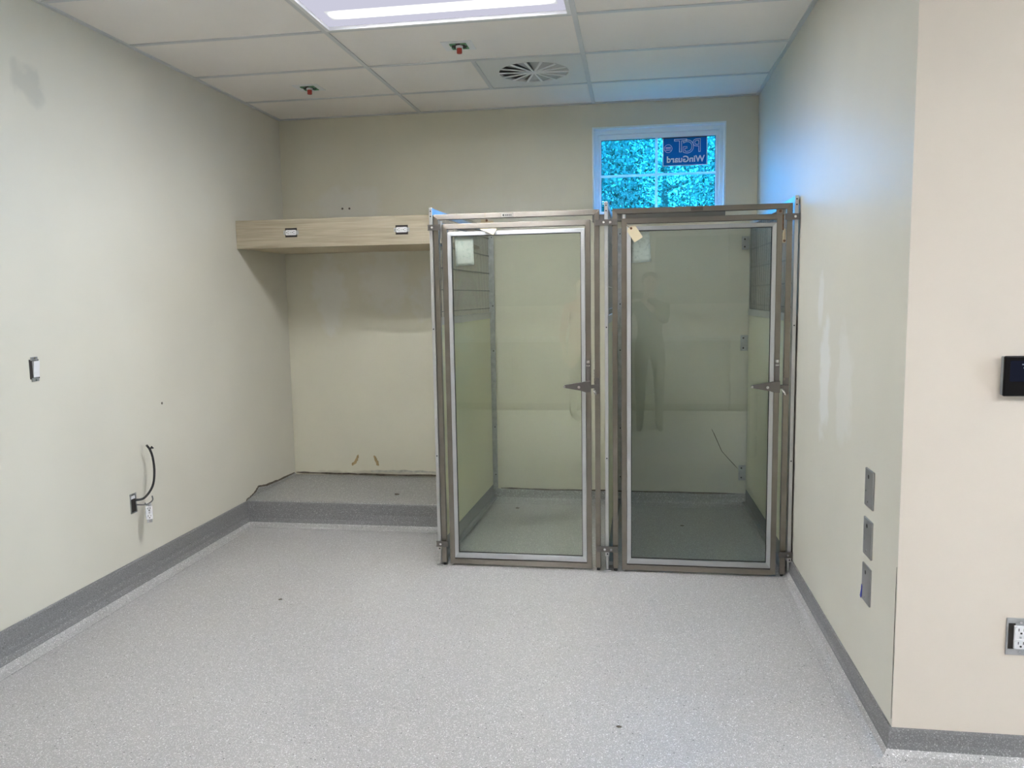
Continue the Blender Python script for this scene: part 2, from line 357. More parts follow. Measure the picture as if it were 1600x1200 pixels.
# ceiling: slab, tiles, grid
ceiling = struct('ceiling', B(XL - .16, XFAR + .2, YFAR - .16, .16, ZC + .022, ZC + .3), 'tile', 'white suspended ceiling of lay-in tiles in a grey grid', 'ceiling')
LOFF = .004
def tile(x0, x1, y0, y1):
    bm = B(x0 + .012, x1 - .012, y0 + .012, y1 - .012, ZC + LOFF, ZC + .020)
    return obj('ceiling_tile', bm, 'tile', ceiling)
XCOL = [XL, 0.0, G, XR]
skip = {(1, 3), (1, 1)}           # the light and the air diffuser bays
for r in range(7):
    for c in range(3):
        if (c, r) in skip: continue
        if c == 2 and ROW[r + 1] < YC - .6: continue
        tile(XCOL[c], XCOL[c + 1], ROW[r + 1], ROW[r])
tile(0, .609, ROW[2], ROW[1])
def tee(name, *a): return obj(name, B(*a), 'tee', ceiling)
for x in (0.0, G): tee('main_runner', x - .012, x + .012, ROW[7], -.02, ZC - .001, ZC + .012)
for r in range(1, 8):
    for c in range(3):
        if c == 2 and ROW[r] < YC - .6: continue
        tee('cross_tee', XCOL[c] + (.012 if c else .02), XCOL[c + 1] - (.012 if c < 2 else .02), ROW[r] - .012, ROW[r] + .012, ZC - .001, ZC + .012)
tee('cross_tee', .597, .621, ROW[2] + .012, ROW[1] - .012, ZC - .001, ZC + .012)
def angle(name, x0, x1, y0, y1): return obj(name, B(x0, x1, y0, y1, ZC - .003, ZC + .012), 'tee', ceiling)
angle('wall_angle', XL, XL + .022, ROW[7], 0)
angle('wall_angle', XR - .022, XR, YC, 0)
angle('wall_angle', XL + .022, XR - .022, -.022, 0)

# raised platform at the back left, with cove curb
PZ = .165
plat = struct('floor_platform', B(XL, .418, -.775, 0, 0, PZ), 'plat', 'raised grey resin platform with a curb under the shelf, left of the kennel', 'platform', bevel=.008)
obj('cove_strip', prism([(-.004, PZ), (-.004, .176), (-.25, .178), (-.48, .188), (-.60, .209), (-.64, .186), (-.72, .168), (-.77, PZ)], XL + .005, 'x', XL), 'plat', plat)
def cove(name, x0, x1, y0, y1, h, side, label, mt='cove', t=1.0, mitre=(0, 0)):
    """cove base: straight top, curved foot; side = direction it faces (unit x or y)"""
    prof = [(0, h), (.007, h), (.010, h - .008), (.012, h * .55), (.018, h * .32), (.030, h * .16), (.050, h * .055), (.078, .0012), (.078, 0), (0, 0)]
    bm = bmesh.new(); A = []; Z = []
    for d, z in prof:
        d *= t
        if side[0]: A.append(bm.verts.new((x0 + side[0] * d, y0 + mitre[0] * d, z))); Z.append(bm.verts.new((x0 + side[0] * d, y1 + mitre[1] * d, z)))
        else: A.append(bm.verts.new((x0 + mitre[0] * d, y0 + side[1] * d, z))); Z.append(bm.verts.new((x1 + mitre[1] * d, y0 + side[1] * d, z)))
    n = len(prof)
    for k in range(n): bm.faces.new((A[k], A[(k + 1) % n], Z[(k + 1) % n], Z[k]))
    bm.faces.new(A[::-1]); bm.faces.new(Z); bmesh.ops.recalc_face_normals(bm, faces=bm.faces)
    o = struct(name, bm, mt, label, 'baseboard')
    o.data.materials.append(M['floor'])                    # flat toe left undarkened, in the floor colour
    for p in o.data.polygons:
        if abs(p.normal.z) > .45 and p.center.z < h * .3: p.material_index = 1
    return o
cove('baseboard_left', XL, XL, YFAR, -.70, .157, (1, 0), 'tall grey speckled cove base along the left wall')
cove('baseboard_right', XR, XR, YC, 0, .094, (-1, 0), 'grey speckled cove base along the right wall behind the kennel post', mitre=(-1, 0))
cove('baseboard_return', XR, XFAR, YC, YC, .094, (0, -1), 'grey speckled cove base under the thermostat wall', mitre=(-1, 0))
cove('baseboard_back', .42, XR, 0, 0, .088, (0, -1), 'low grey cove base on the back wall inside the kennel', mt='plat', t=1.2)
cove('trim_1', XL + .01, .418, -.775, -.775, PZ - .006, (0, -1), 'grey speckled curved curb face of the raised platform')

# torn drywall and dirty gaps, thin ragged pieces on the wall
def ragged(name, line, w, mt, parent, ax, at, t=.003, n=5):
    """ragged strip along a polyline (u,z) on a wall plane"""
    rnd = random.Random(len(name) * 7 + len(line) * 3); pts = []
    P = [Vector((u, v, 0)) for u, v in line]; dense = []
    for a, b in zip(P, P[1:]):
        dense += [a.lerp(b, k / n) for k in range(n)]
    dense.append(P[-1]); lo = []; hi = []
    for i, p in enumerate(dense):
        d = (dense[min(i + 1, len(dense) - 1)] - dense[max(i - 1, 0)]).normalized(); nn = Vector((-d.y, d.x, 0))
        taper = .35 if i in (0, len(dense) - 1) else 1
        hi.append(p + nn * w * taper * rnd.uniform(.3, .9)); lo.append(p - nn * w * taper * rnd.uniform(.3, .9))
    bm = bmesh.new(); s = -1 if ax == 'y' else 1
    def V(p, dd): return bm.verts.new((p.x, at + s * dd, p.y) if ax == 'y' else (at + s * dd, p.x, p.y))
    H0, L0, H1, L1 = [[V(p, dd) for p in q] for q, dd in ((hi, 0), (lo, 0), (hi, t), (lo, t))]
    for i in range(len(dense) - 1):
        bm.faces.new((H1[i], H1[i + 1], L1[i + 1], L1[i])); bm.faces.new((H0[i], H0[i + 1], H1[i + 1], H1[i])); bm.faces.new((L1[i], L1[i + 1], L0[i + 1], L0[i]))
    bm.faces.new((H0[0], H1[0], L1[0], L0[0])); bm.faces.new((H0[-1], L0[-1], L1[-1], H1[-1]))
    bmesh.ops.recalc_face_normals(bm, faces=bm.faces)
    return obj(name, bm, mt, parent)
for pts, lab in (([(-.555, .322), (-.575, .275), (-.605, .238)], 'light brown torn paint patch'), ([(-.432, .318), (-.418, .28), (-.397, .242)], 'brown torn paint patch')):
    o = ragged('torn_patch', pts, .016, 'plaster', wall_back, 'y', 0); o['label'] = lab
ragged('dirty_gap', [(XL + .01, .178), (-.75, .176), (-.45, .172), (-.1, .172), (.41, .172)], .010, 'dirt', wall_back, 'y', 0)
ragged('dirty_gap', [(-.02, .180), (-.25, .182), (-.48, .192), (-.60, .215), (-.64, .19), (-.72, .168), (-.78, .158)], .013, 'dirt', wall_left, 'x', XL)
ragged('rough_plaster', [(-.46, .196), (-.2, .200), (.1, .197), (.41, .190)], .016, pbr('scraped_plaster', (.47, .46, .40), .95, bump=(60, .9), var=((25, 25, 25), .25)), wall_back, 'y', 0, t=.002)
ragged('wall_crack', [(2.029, .543), (2.045, .51), (2.10, .385), (2.13, .35), (2.21, .262)], .0035, 'dirt', wall_back, 'y', 0, t=.0015, n=3)
ragged('dirty_gap', [(.53, .092), (.9, .086), (1.3, .088), (1.7, .086), (2.2, .084)], .006, 'dirt', wall_back, 'y', 0, t=.012)
for x, z in ((-.604, 2.14), (-.551, 2.139)): obj('screw_hole', Cy((x, -.0015, z), (x, .004, z), .008, 8), 'dirt', wall_back)
obj('screw_hole', Cy((XL - .004, -1.649, .934), (XL + .0015, -1.649, .934), .007, 8), 'dirt', wall_left)
ragged('corner_chip', [(YC + .004, .12), (YC + .004, .30), (YC + .004, .62)], .002, 'dirt', wall_right, 'x', XR - .0012, t=-.0010, n=4)
# bits of debris on the floor
def crumb(loc, s, lab):
    bm = bmesh.new(); bmesh.ops.create_icosphere(bm, subdivisions=1, radius=s)
    rn = random.Random(int(loc[0] * 1000))
    for v in bm.verts: v.co = Vector((v.co.x * 1.6, v.co.y, max(v.co.z * .5, -s * .3))) * rn.uniform(.7, 1.2)
    zmin = min(v.co.z for v in bm.verts)
    tag(obj('debris_crumb', bm, 'dirt', loc=(loc[0], loc[1], loc[2] - zmin)), lab, 'debris')
crumb((.682, -.225, 0), .011, 'dark crumb on the floor inside the left kennel near its back wall')
crumb((1.80, -.545, 0), .009, 'dark crumb on the floor inside the right kennel')
crumb((-.247, -2.022, 0), .007, 'brown crumb lying on the open floor at left')
crumb((1.445, -2.991, 0), .008, 'brown crumb on the floor in the foreground')
crumb((-.091, -.552, PZ), .012, 'dark chip lying on the raised platform')

# ------------------------------------------------------------------ window
win = tag(bpy.data.objects.new('window_1', None), 'small high window with white vinyl frame, blue film and muntin cross', 'window', None, 'structure')
COL.objects.link(win); win.location = (WX0, .03, WZ0)
W, H = WX1 - WX0, WZ1 - WZ0
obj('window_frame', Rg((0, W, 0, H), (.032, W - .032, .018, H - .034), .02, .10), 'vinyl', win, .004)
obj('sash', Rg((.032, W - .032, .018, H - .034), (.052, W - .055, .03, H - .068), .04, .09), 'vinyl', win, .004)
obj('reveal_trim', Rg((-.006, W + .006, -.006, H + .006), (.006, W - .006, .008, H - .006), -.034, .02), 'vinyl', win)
gx0, gx1, gz0, gz1 = .052, W - .055, .03, H - .068
obj('glazing_gasket', Rg((gx0, gx1, gz0, gz1), (gx0 + .004, gx1 - .004, gz0 + .004, gz1 - .005), .052, .058), 'black', win)
obj('pane', B(gx0 + .002, gx1 - .002, .060, .064, gz0 + .002, gz1 - .002), 'film', win)
mx = 1.645 - WX0; mz = 2.305 - WZ0
obj('muntin', B(mx - .009, mx + .009, .047, .057, gz0, gz1), 'muntin', win)
obj('muntin', B(gx0, mx - .009, .047, .057, mz - .008, mz + .008), 'muntin', win)
obj('muntin', B(mx + .009, gx1, .047, .057, mz - .008, mz + .008), 'muntin', win)
obj('window_sill', B(-.005, W + .002, -.075, .02, -.05, 0), 'sill', win, .003)

# sticker on the outside of the pane, read mirrored from inside
st = thing('window_sticker', 'blue manufacturer sticker with white mirrored lettering in the upper right window pane', 'sticker', (1.838, .0885, 2.46))
obj('sheet', B(-.150, .150, 0, .0012, -.10, .10), 'sticker', st)
obj('border', Rg((-.150, .150, -.10, .10), (-.145, .145, -.095, .095), -.0008, 0), 'ink', st)
def text(name, body, size, x, z, mt, parent, depth=.0008, outline=0, bold=0, spacing=1.0, mirror=True, y=-.0012, rot=0, axis='y', sx=1):
    cu = bpy.data.curves.new(name, 'FONT'); cu.body = body; cu.size = size; cu.align_x = 'CENTER'; cu.align_y = 'CENTER'; cu.space_character = spacing
    if outline: cu.fill_mode = 'NONE'; cu.bevel_depth = outline; cu.bevel_resolution = 0
    else: cu.extrude = depth / 2; cu.offset = bold
    cu.resolution_u = 4
    tmp = bpy.data.objects.new('tmp', cu); COL.objects.link(tmp)
    dg = bpy.context.evaluated_depsgraph_get(); me = bpy.data.meshes.new_from_object(tmp.evaluated_get(dg))
    bpy.data.objects.remove(tmp); bpy.data.curves.remove(cu)
    s = -1 if mirror else 1
    for v in me.vertices:
        u, w, d = v.co; u *= sx
        v.co = (x + s * u, y - d, z + w) if axis == 'y' else (x + u, w, z)
    if mirror: me.flip_normals()
    me.materials.clear(); me.materials.append(M[mt]); me.name = name
    o = bpy.data.objects.new(name, me); COL.objects.link(o); o.parent = parent
    return o
text('letter', 'P', .125, .082, .028, 'ink', st, outline=.0022, sx=.9)
text('letter', 'G', .125, .022, .022, 'ink', st, outline=.0022, sx=.9)
text('letter', 'T', .125, -.030, .030, 'ink', st, outline=.0022, sx=1.15)
text('wordmark', 'WinGuard', .058, .004, -.058, 'ink', st, bold=.0018, spacing=1.02)
lg = bmesh.new()
for k in range(24):
    a0, a1 = 2 * PI * k / 24, 2 * PI * (k + 1) / 24
    q = [lg.verts.new((-.113 + r * math.cos(a), -.0012, .018 + r * math.sin(a))) for a, r in ((a0, .028), (a1, .028), (a1, .025), (a0, .025))]
    lg.faces.new(q)
bmesh.ops.remove_doubles(lg, verts=lg.verts, dist=1e-5)
seal = obj('round_seal', lg, 'ink', st)
for z in (.026, .019, .008): obj('seal_line', B(-.131, -.095, -.0012, -.0006, z - .002, z + .002), 'ink', seal)

# ------------------------------------------------------------------ ceiling fixtures
def troffer(loc, label, detail=True):
    t = thing('ceiling_light', label, 'light', loc, group='recessed ceiling lights')
    L, Wd = G - .024, .61 - .024
    obj('frame', Rg((0, L, 0, Wd), (.020, L - .020, .018, Wd - .018), -.004, .016, axis='z'), 'fix', t)
    obj('lens', B(.020, L - .020, .018, Wd - .018, .012, .018), 'lens', t)
    for y0 in (.105, .365):
        n = 12; pts = [(y0 + .115 * k / n, .012 - .0025 * math.sin(PI * k / n)) for k in range(n + 1)]
        bm = prism([(u, v) for u, v in pts] + [(y0 + .115, .0115)], L - .055, 'x', .075)
        obj('lamp_cover', bm, 'lamp', t, smooth=False)
    return t
troffer((.012, ROW[4] + .012, ZC), 'lit recessed fluorescent ceiling light in the middle of the ceiling')
FAR_LIGHTS = ['ceiling light behind the camera, nearest of its row', 'ceiling light behind the camera, second of its row', 'ceiling light behind the camera at right', 'ceiling light behind the camera at far right']
for i, (x, y) in enumerate([(.012, ROW[4] - 3 * .6096 + .012), (.012, ROW[4] - 6 * .6096 + .012), (2.45, ROW[4] - 5 * .6096 + .012), (4.6, ROW[4] - 5 * .6096 + .012)]):
    troffer((x, y, ZC - .004), FAR_LIGHTS[i])

# round swirl air diffuser in a square panel
dv = thing('air_diffuser', 'square white ceiling air diffuser with round radial swirl vanes, right of centre', 'vent', (.914, (ROW[1] + ROW[2]) / 2, ZC))
R0 = .205
bm = bmesh.new(); hs = .610 / 2 - .013; n = 48; inn = []; out = []
for k in range(n):
    a = 2 * PI * k / n; c, s = math.cos(a), math.sin(a); q = hs / max(abs(c), abs(s))
    inn.append(bm.verts.new((R0 * c, R0 * s, .002))); out.append(bm.verts.new((q * c, q * s, .002)))
for k in range(n): bm.faces.new((inn[k], out[k], out[(k + 1) % n], inn[(k + 1) % n]))
ex = bmesh.ops.extrude_face_region(bm, geom=bm.faces[:]); bmesh.ops.translate(bm, verts=[v for v in ex['geom'] if isinstance(v, bmesh.types.BMVert)], vec=(0, 0, .012))
bmesh.ops.recalc_face_normals(bm, faces=bm.faces)
obj('face_plate', bm, 'grille', dv)
obj('plenum', Cy((0, 0, .0165), (0, 0, .0215), R0 + .01, 40), pbr('plenum_grey', (.16, .15, .15), .7), dv)
M['blade'] = pbr('diffuser_blade', (.50, .50, .50), .5)
for k in range(14):
    a = 2 * PI * k / 14 + .1
    c, s = math.cos(a), math.sin(a); c2, s2 = math.cos(a - .36), math.sin(a - .36)
    v = bmesh.new()
    p = [(.022 * c, .022 * s, .003), (R0 * c, R0 * s, .003), (R0 * c2, R0 * s2, .015), (.022 * c2, .022 * s2, .011)]
    lo = [v.verts.new(q) for q in p]; hi = [v.verts.new((q[0], q[1], q[2] + .0015)) for q in p]
    v.faces.new(lo); v.faces.new(hi[::-1])
    for i in range(4): v.faces.new((lo[i], hi[i], hi[(i + 1) % 4], lo[(i + 1) % 4]))
    bmesh.ops.recalc_face_normals(v, faces=v.faces)
    vn = obj('vane', v, 'blade', dv)
    obj('vane_rib', prism([(.02 * c - .005 * s, .02 * s + .005 * c), (R0 * c - .007 * s, R0 * s + .007 * c), (R0 * c + .007 * s, R0 * s - .007 * c), (.02 * c + .005 * s, .02 * s - .005 * c)], .0035, 'z', -.001), 'fix', vn)
obj('hub', Cy((0, 0, -.002), (0, 0, .015), .024, 16), 'fix', dv)

def sprinkler(x, y, label):
    t = thing('sprinkler_head', label, 'sprinkler', (x, y, ZC), group='sprinkler heads in the ceiling')
    obj('backing_plate', B(-.085, .075, -.075, .075, .001, .004), 'fix', t)
    obj('dark_recess', B(-.042, .042, -.042, .042, -.0005, .001), 'dark', t)
    for sx in (-1, 1):
        for sy in (-1, 1):
            obj('guard_corner', prism([(sx * .044, sy * .044), (sx * .012, sy * .044), (sx * .012, sy * .036), (sx * .034, sy * .034), (sx * .036, sy * .012), (sx * .044, sy * .012)], -.004, 'z', -.0005), 'green', t)
    obj('collar', Cy((0, 0, -.012), (0, 0, 0), .019, 14), 'fix', t)
    obj('red_cap', Cy((0, 0, -.036), (0, 0, -.012), .014, 12), 'red', t)
sprinkler(.594, -1.40, 'sprinkler head with red cap in the tile next to the ceiling light')
sprinkler(-.489, -.79, 'sprinkler head with red cap in the far left ceiling tile, near the left wall')

# ------------------------------------------------------------------ wood bulkhead shelf
sh = thing('wall_shelf', 'thick pale oak laminate shelf boxed across the back left corner above the platform', 'shelf', (XL, 0, 1.821))
SW = .405 - XL
obj('fascia', B(.0005, SW, -.722, -.700, 0, .180), 'lam', sh, .0015)
obj('top_board', B(.0005, SW, -.6995, -.0005, .152, .180), 'lam', sh)
obj('underside', B(.0005, SW, -.6995, -.0005, .003, .022), 'lam_under', sh)

def slots(parent, z, face_y, ang=False):
    pass
def receptacle(name, label, loc, rot, ear=True, plaster=False, opening=True, group=None):
    """bare duplex outlet. local: x across, z along its length, -y towards the viewer"""
    t = thing(name, label, 'outlet', loc, rot, group)
    if opening: obj('box_opening', B(-.029, .029, -.0015, .0, -.040, .040), 'dark', t)
    if plaster: obj('plaster_ring', Rg((-.036, .062, -.054, .056), (-.031, .057, -.036, .040), -.004, .0), 'zinc', t, .003)
    if ear:
        for s in (-1, 1):
            e = obj('mounting_ear', B(-.013, .013, -.0035, -.0015, min(s * .033, s * .051), max(s * .033, s * .051)), 'zinc', t, .001)
            obj('screw', Cy((0, -.0055, s * .044), (0, -.0035, s * .044), .004, 8), 'bolt', e)
    b = obj('receptacle_body', B(-.0165, .0165, -.006, -.0015, -.034, .034), 'white', t, .001)
    for s in (-1, 1):
        zc = s * .0195; n = 20
        pts = []
        for k in range(n):
            a = 2 * PI * k / n; pts.append((.0175 * math.cos(a) if abs(math.cos(a)) < .92 else .0165 * math.copysign(1, math.cos(a)), zc + max(-.0135, min(.0135, .0175 * math.sin(a)))))
        f = obj('outlet_face', prism(pts, -.0095, 'y', -.006), 'white', t)
        obj('slot', B(-.0075, -.0055, -.0100, -.0095, zc, zc + .008), 'black', f)
        obj('slot', B(.0055, .0075, -.0100, -.0095, zc, zc + .008), 'black', f)
        obj('ground_hole', Cy((0, -.0100, zc - .006), (0, -.0095, zc - .006), .003, 8), 'black', f)
    obj('center_screw', Cy((0, -.0075, 0), (0, -.006, 0), .003, 8), 'zinc', t)
    return t
gname = 'bare outlets in the shelf fascia'
receptacle('wall_outlet', 'bare white duplex outlet set sideways in the shelf front, nearer the left wall', (-.683, -.7225, 1.915), (0, PI / 2, 0), group=gname)
receptacle('wall_outlet', 'bare white duplex outlet set sideways in the shelf front, nearer the kennel', (.052, -.7225, 1.912), (0, PI / 2, 0), group=gname)
receptacle('wall_outlet', 'white duplex outlet in a grey metal ring on the wall below the thermostat', (2.670, YC - .001, .414), (0, 0, 0), plaster=True).scale = (1.12, 1, 1.08)

# left wall: rocker switch, open box, cable, dangling outlet
sw = thing('light_switch', 'white rocker light switch without cover plate on the left wall', 'switch', (XL, -2.555, 1.205), (0, 0, PI / 2))
obj('box_opening', B(-.027, .027, -.0015, 0, -.042, .042), 'dark', sw)
for s in (-1, 1):
    e = obj('mounting_strap', B(-.020, .020, -.0045, -.0015, min(s * .037, s * .053), max(s * .037, s * .053)), 'zinc', sw, .001)
    obj('screw', Cy((0, -.0065, s * .047), (0, -.0045, s * .047), .004, 8), 'bolt', e)
obj('rocker', prism([(-.035, 0), (.035, 0), (.035, .010), (0, .006), (-.035, .004)], .017, 'x', -.017), 'white', sw)
sw.children[-1].rotation_euler = (0, 0, 0)
rk = sw.children[-1]
for v in rk.data.vertices:
    x, y, z = v.co; v.co = (x + .006, -z - .0015, y)
jb = thing('junction_box', 'open electrical box recessed in the left wall beside the loose outlet', 'electrical box', (XL, -1.955, .455), (0, 0, PI / 2))
obj('box_opening', B(-.022, .022, -.0015, 0, -.050, .046), 'dark', jb)
obj('box_rim', Rg((-.024, .026, -.052, .050), (-.019, .019, -.046, .042), -.004, 0), 'zinc', jb)
obj('broken_tab', B(-.020, .010, -.007, -.003, .024, .040), 'white', jb)
cb = spline([(XL + .012, -1.952, .470), (XL + .05, -1.93, .478), (XL + .07, -1.885, .53), (XL + .062, -1.85, .60), (XL + .05, -1.838, .67), (XL + .045, -1.850, .715), (XL + .04, -1.868, .742)])
c = tag(obj('electrical_cable', tube(cb, .006), 'black'), 'black electrical cable curling up out of the open box on the left wall', 'cable')
obj('stripped_end', tube([(XL + .045, -1.850, .715), (XL + .052, -1.842, .73), (XL + .06, -1.846, .722)], .005), 'black', c)
c2 = spline([(XL + .012, -1.948, .445), (XL + .05, -1.92, .44), (XL + .07, -1.895, .455), (XL + .06, -1.88, .475)])
tag(obj('short_wire', tube(c2, .0035, 6), pbr('grey_wire', (.12, .12, .12), .5)), 'short grey wire poking out of the open box above the loose outlet', 'wire')
lo = receptacle('loose_outlet', 'loose white duplex outlet dangling below the open box on the left wall', (XL + .060, -1.915, .395), (-.1, 0, math.radians(40)), ear=True, opening=False)
obj('outlet_back', B(-.016, .016, -.0015, .022, -.030, .030), pbr('outlet_body', (.55, .55, .56), .5), lo, .002)
w_ = tube(spline([Vector(p) for p in ((0, .02, .02), (.0, .045, .03), (-.01, .062, .045))]), .003, 6)
obj('lead_wire', w_, 'black', lo)

# right wall: three steel plates
for k, (z0, z1, lab) in enumerate(((.728, .862, 'topmost of the three grey steel cover plates on the right wall'), (.552, .686, 'middle one of the three grey steel cover plates on the right wall'), (.384, .518, 'lowest steel cover plate on the right wall, with blue tape on its edge'))):
    t = thing('steel_plate', lab, 'wall plate', (XR, -2.738, (z0 + z1) / 2), (0, 0, -PI / 2), 'steel cover plates on the right wall')
    hz = (z1 - z0) / 2
    obj('plate', B(-.048, .048, -.006, 0, -hz, hz), pbr('brushed_plate', (.40, .40, .405), .42, .7), t, .002)
    obj('knockout_hole', Cy((-.006, -.0066, hz - .026), (-.006, -.006, hz - .026), .0075, 10), 'black', t)
    for z in (-.012, -hz + .02): obj('screw', Cy((-.028 if z > -.03 else -.002, -.008, z), (-.028 if z > -.03 else -.002, -.006, z), .0035, 8), 'bolt', t)
    if k == 2: obj('blue_tape', prism([(-.060, -hz + .004), (-.050, -hz - .002), (-.040, -hz + .008), (-.038, -.020), (-.046, -.016), (-.048, -.035)], -.0075, 'y', -.006), 'blue', t)

# thermostat on the return wall
th = thing('thermostat', 'black wall thermostat with dark touch screen at the right edge of the photo', 'thermostat', (2.650, YC, 1.223))
obj('back_plate', B(-.0735, .0735, -.017, 0, -.058, .058), pbr('grey_plastic', (.34, .35, .36), .5), th, .003)
obj('front_cover', B(-.074, .074, -.026, -.017, -.060, .060), pbr('gloss_black', (.003, .003, .004), .25, spec=.25), th, .004)
sc_ = obj('screen', B(-.058, .058, -.0265, -.026, -.016, .046), emitter('dim_screen', (.10, .12, .22), .035), th)
for x, z in ((-.022, .035), (-.018, .025), (.01, .03)): obj('screen_icon', B(x - .004, x + .004, -.0269, -.0265, z - .0015, z + .0015), emitter('screen_glow', (.6, .7, .9), .12), sc_)

# ------------------------------------------------------------------ kennel side panels
PH = 1.958
def side_panel(label, x_front, x_back, y_front=-1.440, legs='r', brk=()):
    """panel running back to the wall; local x across, y from the front post to the back"""
    Ln = -.012 - y_front; ang = math.atan2(-(x_back - x_front), Ln)
    t = thing('kennel_side_panel', label, 'kennel panel', (x_front, y_front, 0), (0, 0, ang), 'kennel side panels')
    fp = obj('front_post', B(-.009, .009, 0, .045, .085, PH), 'alu', t, .002)
    for z in (PH - .018, PH - .045, 1.315, .62): obj('bolt_hole', Cy((0, -.0006, z), (0, .0005, z), .0038, 8), 'black', fp)
    obj('top_rail', B(-.009, .009, .045, Ln - .03, PH - .030, PH - .002), 'alu', t, .002)
    obj('mid_rail', B(-.010, .010, .045, Ln - .03, 1.332, 1.374), 'alu', t, .002)
    obj('infill_panel', B(-.004, .004, .045, Ln - .03, .126, 1.332), 'infill', t)
    obj('kick_rail', B(-.007, .007, .045, Ln - .03, .040, .126), 'kick', t, .002)
    obj('bottom_angle', B(-.012 if x_front < 2 else -.030, .030 if x_front < 2 else .012, .045, Ln - .03, .020, .040), 'kick', t, .002)
    bp = obj('back_post', Rg((0, 1, 0, 1), (.4, .6, .4, .6), 0, 1), 'zinc', t); bpy.data.meshes.remove(bp.data)
    s = 1 if legs == 'r' else -1
    bm = prism([(0 * s, Ln - .03), (s * .040, Ln - .03), (s * .040, Ln - .026), (s * .004, Ln - .026), (s * .004, Ln), (0, Ln)], PH - .02, 'z', .10)
    bp = obj('back_post', bm, 'zinc', t)
    for z in (1.90, 1.42, 1.1, .55, .2): obj('screw', Cy((s * .026, Ln - .0325, z), (s * .026, Ln - .03, z), .0045, 8), 'black', bp)
    wm = bmesh.new(); y = .075
    while y < Ln - .04:
        cyl(wm, (.0, y, 1.374), (.0, y, PH - .030), .0021, 5); y += .0335
    for k in range(5): cyl(wm, (.003, .045, 1.405 + k * .122), (.003, Ln - .03, 1.405 + k * .122), .0030, 5)
    w = obj('wire_mesh', wm, 'wire', t); w['kind'] = 'stuff'
    ft = obj('leveling_foot', Cy((0, .022, .004), (0, .022, .100), .0065, 10), 'alu', t)
    obj('foot_plate', B(-.018, .018, .004, .044, 0, .005), 'alu', ft, .001)
    obj('adjuster_tab', B(-.010, .010, -.004, .0, .086, .112), 'alu', ft)
    obj('adjuster_hole', Cy((.002, -.0046, .098), (.002, -.004, .098), .004, 8), 'black', ft)
    for zz in (PH - .105, .128):        # clamp brackets that hold the gate frames
        for (a, b, bolts) in brk:
            c = obj('clamp_bracket', prism([(a, zz - .015), (b, zz - .015), (b, zz + .015), (a, zz + .015)], -.016, 'y', -.011), 'steel2', t, .0015)
            for e in (-1, 1): obj('bracket_lip', B(a, b, -.020, -.016, zz + e * .0125 - .0025, zz + e * .0125 + .0025), 'steel2', c)
            for bx_ in bolts: obj('bolt', Cy((bx_, -.022, zz), (bx_, -.016, zz), .0065, 8, .0045), 'bolt', c)
            obj('bracket_web', B(-.007, .007, -.011, 0, zz - .011, zz + .011), 'steel2', c)
    return t
pl = side_panel('left kennel side panel, wire mesh above a cream sheet, beside the raised platform', .425, .476, legs='r', brk=[(-.012, .056, (.012,))])
pm = side_panel('middle kennel side panel between the two glass gates', 1.352, 1.372, legs='r', brk=[(-.055, .058, (-.012, .022))])
pr = side_panel('right kennel side panel standing against the right wall', 2.291, 2.266, legs='r', brk=[(-.056, .012, (-.010,))])
for z0, z1 in ((1.772, 1.862), (1.089, 1.197), (.186, .293)):
    a = obj('wall_tab', B(-.055, -.006, 1.414, 1.418, z0, z1), 'zinc', pr, .001)
    for z in (z0 + .02, z1 - .02): obj('screw', Cy((-.036, 1.4115, z), (-.036, 1.414, z), .006, 8), 'black', a)

